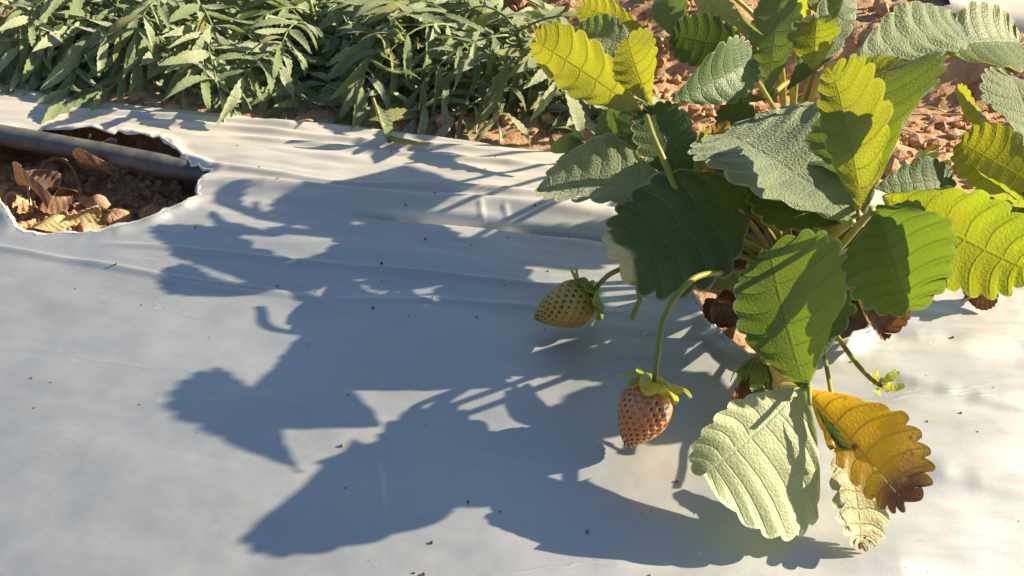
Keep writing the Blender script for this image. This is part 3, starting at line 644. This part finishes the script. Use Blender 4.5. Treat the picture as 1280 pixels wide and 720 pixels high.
# ------------------------------------------------------------------ the torn hole: pipe, clods, litter
pipe_pts = [at(-420, 105, -.012), at(-100, 152, -.009), at(40, 176, -.0085), at(150, 196, -.009), at(262, 218, -.012), at(380, 238, -.020), at(520, 256, -.021), at(900, 300, -.024), at(1300, 345, -.024)]
pb = bez(pipe_pts, 10); V, F = tube_geo(pb, [.0083] * len(pb), 24)
tag(mesh_obj('drip_pipe', V, F, M['pipe']), 'black drip irrigation pipe crossing the torn hole in the plastic', 'pipe')
def clod_mesh(name, seed, s, sq=.7):
    rnd = random.Random(seed); import bmesh
    bm = bmesh.new(); bmesh.ops.create_icosphere(bm, subdivisions=3, radius=1)
    o = [rnd.uniform(-9, 9) for _ in range(3)]
    P = np.array([v.co[:] for v in bm.verts])
    d = 1 + .55 * fbm(P[:, 0] * 1.3 + o[0] + P[:, 2] * .7, P[:, 1] * 1.3 + o[1] - P[:, 2] * .9, seed, 4) + .25 * fbm(P[:, 0] * 4 + P[:, 2] * 2.1, P[:, 1] * 4 - P[:, 2] * 1.7, seed + 9, 3)
    P = P * d[:, None] * np.array([s, s * .8, s * sq])
    F = [tuple(v.index for v in f.verts) for f in bm.faces]; bm.free(); return P, F
def soilz1(x, y): return float(soil_z(np.array([x]), np.array([y]))[0])
big = [((187, 246), .0125, 'largest orange soil clod at the right side of the torn hole'), ((118, 236), .011, 'orange soil clod in the middle of the torn hole'),
       ((140, 252), .010, 'soil clod between the two largest clods in the torn hole'), ((30, 195), .010, 'soil clod under the pipe at the left end of the torn hole'),
       ((52, 190), .009, 'soil clod just below the pipe, right of the leftmost clod'), ((85, 200), .008, 'small soil clod below the pipe above the curled stem'),
       ((5, 232), .009, 'soil clod cut by the left picture edge in the hole'), ((128, 178), .008, 'soil clod behind the pipe in the torn hole'), ((195, 190), .008, 'soil clod behind the right end of the pipe'),
       ((105, 275), .008, 'low soil clod at the near rim of the torn hole')]
for k, ((px, py), s, lab) in enumerate(big):
    V, F = clod_mesh('soil_clod', 30 + k, s); p = at(px, py, -.02); p[2] = soilz1(p[0], p[1]) + s * .35
    tag(mesh_obj('soil_clod', V.tolist(), F, M['soil'], loc=p), lab, 'soil clod', 'soil clods in the torn hole')
rc = random.Random(77); VV = []; FF = []
def add_crumb(x, y, z, s, seed):
    V, F = CR_[seed % len(CR_)]; n = len(VV); a = rc.uniform(0, 6.28); ca, sa = math.cos(a), math.sin(a)
    VV.extend([(x + s * (v[0] * ca - v[1] * sa), y + s * (v[0] * sa + v[1] * ca), z + s * v[2]) for v in V]); FF.extend([tuple(i + n for i in f) for f in F])
import bmesh as _bm
def crumb_shape(seed):
    bm = _bm.new(); _bm.ops.create_icosphere(bm, subdivisions=1, radius=1); r = random.Random(seed)
    V = [tuple(c * r.uniform(.65, 1.2) for c in v.co) for v in bm.verts]; F = [tuple(v.index for v in f.verts) for f in bm.faces]; bm.free(); return V, F
CR_ = [crumb_shape(s) for s in range(8)]
hx0, hy0 = HOLE.min(0); hx1, hy1 = HOLE.max(0)
xs = np.array([rc.uniform(hx0, hx1) for _ in range(1500)]); ys = np.array([rc.uniform(hy0, hy1) for _ in range(1500)]); ok = inside(HOLE, xs, ys); zs = soil_z(xs, ys)
for k in np.where(ok)[0]: s = .0012 + .004 * rc.random() ** 3; add_crumb(xs[k], ys[k], zs[k] + s * .4, s, int(k))
n1 = 2600; xs = np.array([rc.uniform(-.1, .6) for _ in range(n1)]); ys = np.array([rc.uniform(.48, 1.0) for _ in range(n1)]); vv = bedv(xs, ys); zs = soil_z(xs, ys)
for k in range(n1):
    if .012 < vv[k] < .36: s = .0014 + .0075 * rc.random() ** 4; add_crumb(xs[k], ys[k], zs[k] + s * .4, s, k)
o = mesh_obj('soil_crumbs', VV, FF, M['soil'], smooth=False); o['kind'] = 'stuff'; o['label'] = 'loose orange soil crumbs in the torn hole and along the furrow'; o['category'] = 'soil crumbs'
VV, FF = [], []
xs = np.array([rc.uniform(-.35, .35) for _ in range(260)]); ys = np.array([rc.uniform(.2, .6) for _ in range(260)]); zs = film_z(xs, ys); bad = inside(HOLE, xs, ys) | inside(CROWN_HOLE, xs, ys) | (bedv(xs, ys) > -.02)
for k in range(260):
    if not bad[k]: s = .0002 + .0008 * rc.random() ** 3; add_crumb(xs[k], ys[k], zs[k] + s * .5, s, k)
o = mesh_obj('soil_specks', VV, FF, M['crown'], smooth=False); o['kind'] = 'stuff'; o['label'] = 'tiny dark soil specks scattered over the plastic sheet'; o['category'] = 'soil specks'

def sz(px, py, dz=.004):
    p = at(px, py, -.025); p[2] = soilz1(p[0], p[1]) + dz; return p
o = tube('curled_twig', [sz(45, 236), sz(52, 212, .016), sz(72, 203, .02), sz(92, 212, .016), sz(97, 232, .004), sz(80, 240, .003), sz(62, 243, .003)], .0017, .0012, M['dead'])
tag(o, 'curled brown dry stem forming a ring in the torn hole', 'dry stem')
o = tube('curled_twig', [sz(22, 285, .004), sz(10, 262, .012), sz(14, 245, .014), sz(24, 240, .01)], .0009, .0007, M['straw']); tag(o, 'thin pale dry strand at the left rim of the torn hole', 'dry stem')
o = tube('curled_twig', [sz(38, 260, .004), sz(36, 242, .014), sz(40, 228, .02)], .001, .0007, M['straw']); tag(o, 'short upright pale straw in the torn hole', 'dry stem')
o = tube('curled_twig', [sz(106, 178, .004), at(113, 168, -.006)], .0012, .001, M['straw']); tag(o, 'small white straw stub standing behind the pipe', 'dry stem')
def litter(B, T, S, m, lab, seed, cat='dry leaf', **kw):
    bp = at(*B); o = place_leaflet(B, T, S, M[m], None, np.zeros(3), seed=seed, name='dry_leaf', fold=.4, curl=.6, bow=.15, nb=5, per=5, pleat=.005, tooth=.03, **kw); tag(o, lab, cat); return o
litter((95, 238, -.024), (40, 250, -.02), (60, 228, -.012), 'leaf_brown', 'brown crumpled dry leaf inside the ring of the curled stem', 301)
litter((60, 262, -.022), (20, 232, -.018), (30, 255, -.012), 'leaf_brown', 'dark dry leaf at the left of the torn hole', 302)
litter((75, 270, -.022), (125, 255, -.018), (95, 252, -.012), 'leaf_tan', 'tan dry leaf scrap near the rim of the torn hole', 303)
litter((40, 282, -.018), (80, 262, -.016), (55, 262, -.010), 'leaf_tan', 'pale dry leaf scrap at the near left of the torn hole', 304)
litter((150, 225, -.025), (105, 215, -.024), (125, 232, -.02), 'leaf_brown', 'dark dead leaf in the shade below the pipe', 305)
litter((1200, 378, .003), (1262, 352, .006), (1236, 380, .002), 'leaf_brown', 'shrivelled brown dead leaf lying on the white plastic at the right', 306)
litter((1205, 358, .004), (1250, 368, .006), (1228, 350, .012), 'leaf_brown', 'shrivelled grey brown scrap on top of the dead leaf at right', 307)

# ------------------------------------------------------------------ marigold plants along the far edge
def mg_leaflet(seed, n=8, w=.13, bow=.1):
    r = random.Random(seed); V = []; F = []; UV = []; R = n * 2 + 1
    for i in range(R):
        t = i / (R - 1); hw = w * math.sin(math.pi * t ** .82) ** .8 * (1 if i % 2 else .80); hw = max(hw, .004)
        z = bow * 4 * t * (1 - t) - .25 * bow * t
        for s, u in ((-1, -1), (-.5, -.5), (0, 0), (.5, .5), (1, 1)):
            V.append((hw * s, t, z + abs(s) * hw * .35 + .02 * math.sin(7 * t + s * 2 + seed))); UV.append((t, u))
    for i in range(R - 1):
        for k in range(4): a = i * 5 + k; F.append((a, a + 1, a + 6, a + 5))
    return V, F, UV
MGM = {}
for mi, mname in enumerate(('mg1', 'mg2', 'mg3')):
    for k in range(4):
        V, F, UV = mg_leaflet(mi * 10 + k, 8, (.095, .115, .085, .105)[k], (.02, .10, .16, -.06)[k])
        o = mesh_obj('leaflet', V, F, M[mname], uv=UV); MGM[(mname, k)] = o.data; bpy.data.objects.remove(o)
rm = random.Random(5)
def pinnate(plant, base, p0, dirh, rise, length, droop, pairs, rnd, mats, lscale=1.0):
    """a feathered leaf: rachis (part) with leaflets (sub-parts)"""
    d = np.array([math.cos(dirh), math.sin(dirh), 0]); pts = []
    for i in range(9):
        t = i / 8; pts.append(p0 + d * length * (t * (1 - .12 * t)) + np.array([0, 0, length * (rise * t - droop * t * t)]))
    for p in pts:
        u = bedv(p[0], p[1]); g = (0.004 if u < 0 else soilz1(p[0], p[1]) + .004)
        if p[2] < g: p[2] = g
    V, F = tube_geo(pts, [.0011 - .0006 * i / 8 for i in range(9)], 5)
    ra = mesh_obj('leaf_rachis', [v - base for v in V], F, M['mgstem'], plant)
    side = np.cross(d, [0, 0, 1]); roll = rnd.uniform(-.7, .7)
    def put(p, tan, out, L):
        ey = out / np.linalg.norm(out); en = np.array([0, 0, .5]) + np.array(SUNV) * rnd.uniform(.3, 1.7) + np.array([0, -rnd.uniform(0, .8), 0]) + side * math.sin(roll) * .5; en = en - ey * (en @ ey); en /= np.linalg.norm(en); ex = np.cross(ey, en)
        m = rnd.choices(mats, (5, 4, 1))[0]; o = bpy.data.objects.new('leaflet', MGM[(m, rnd.randrange(4))]); COL.objects.link(o); o.parent = ra
        w = rnd.uniform(.85, 1.15) * L
        mtx = Matrix(((ex[0] * w, ey[0] * L, en[0] * L, p[0] - base[0]), (ex[1] * w, ey[1] * L, en[1] * L, p[1] - base[1]), (ex[2] * w, ey[2] * L, en[2] * L, p[2] - base[2]), (0, 0, 0, 1)))
        o.matrix_basis = mtx
    for k in range(pairs):
        t = .22 + .70 * k / max(1, pairs - 1); f = t * 8; i = min(7, int(f)); p = pts[i] + (pts[i + 1] - pts[i]) * (f - i); tan = pts[i + 1] - pts[i]; tan /= np.linalg.norm(tan) + 1e-9
        for s in (-1, 1):
            L = length * .34 * (1 - .35 * abs(t - .55)) * rnd.uniform(.8, 1.15) * lscale
            out = tan * rnd.uniform(.55, .9) + s * (side * math.cos(roll) + np.array([0, 0, math.sin(roll)])) * .8 + np.array([0, 0, rnd.uniform(-.45, .15)])
            put(p, tan, out, L)
    tan = pts[8] - pts[7]; put(pts[8], tan, tan + np.array([0, 0, -.002]), length * .34 * lscale)
    return ra
mg_lab = ['marigold plant cut off by the left picture edge', 'marigold plant behind the torn hole, second from the left edge', 'marigold plant third from the left edge behind the plastic',
          'marigold plant in the middle of the green row at the top', 'marigold plant third from the right end of the green row', 'marigold plant second from the right end of the green row', 'marigold plant at the right end of the row beside the bare soil']
mg_lab += ['marigold plant of the rear row, %s' % w for w in ('at the left edge of the picture', 'second from the left edge', 'third from the left edge', 'second from its right end', 'at its right end')]
for k, px in enumerate((-30, 90, 205, 320, 430, 535, 625, 30, 150, 270, 390, 500)):
    ex_ = ED0 + BU * ((at(px, 100 + px * 80 / 700, 0)[:2] - ED0) @ BU); pos = ex_ + BV * (((.066 if k < 3 else .094) if k < 7 else .20) + rm.uniform(0, .03)); base = np.array([pos[0], pos[1], soilz1(*pos) - .004])
    mp_ = empty('marigold_plant', base, mg_lab[k], 'marigold plant', 'marigold plants along the far edge of the bed')
    top = base + np.array([rm.uniform(-.02, .02), rm.uniform(-.01, .02), .075 if k < 7 else .10])
    tube('stem', [base, base * .5 + top * .5 + np.array([.004, 0, 0]), top], .003, .0018, M['mgstem'], mp_, base)
    nl = 23 if k < 7 else 18
    for q in range(nl):
        t = .06 + .94 * q / nl; p0 = base + (top - base) * t; ang = q * 2.399 + rm.uniform(-.4, .4)
        if t < .65 and rm.random() < .6: ang = -math.pi / 2 + rm.uniform(-1.3, 1.3)
        pinnate(mp_, base, p0, ang, rm.uniform(.2, .75), rm.uniform(.085, .125), rm.uniform(.35, .85) + t * .2, rm.choice((4, 5, 5, 6)), rm, ('mg1', 'mg2', 'mg3'), 1.2)
# fallen marigold sprig on the sheet
sp = at(484, 168, .004)
w_ = empty('fallen_sprig', sp, 'wilted marigold sprig lying on the plastic below the green row', 'wilted sprig')
tube('stem', [at(466, 122, .03), at(474, 145, .018), at(486, 172, .004)], .0012, .0018, M['stem'], w_, sp)
place_leaflet((470, 130, .028), (486, 172, .006), (487, 150, .016), M['mg1'], w_, sp, seed=401, name='leaf', wl=.5, tooth=.03)
tube('pod', [at(488, 173, .004), at(512, 178, .004), at(536, 179, .003)], .0022, .0009, M['stem'], w_, sp)
tube('pod', [at(484, 166, .006), at(487, 177, .003)], .003, .0018, M['sepal'], w_, sp)

# straw litter on the furrow soil
rl = random.Random(21)
for k in range(14):
    px, py = rl.choice([(rl.uniform(690, 780), rl.uniform(0, 60)), (rl.uniform(1080, 1260), rl.uniform(85, 130)), (rl.uniform(1100, 1200), rl.uniform(90, 220))])
    p = at(px, py, -.03); a = rl.uniform(-.7, .5); L = rl.uniform(.012, .035); q = p + np.array([math.cos(a), math.sin(a), 0]) * L
    for e in (p, q): e[2] = soilz1(e[0], e[1]) + .003
    o = tube('straw_piece', [p, (p + q) / 2 + np.array([0, 0, .003]), q], .0011, .0008, M['straw'], seg=6, n=3)
    tag(o, 'pale dry straw piece lying on the furrow soil behind the plants', 'straw', 'straw pieces on the furrow soil')
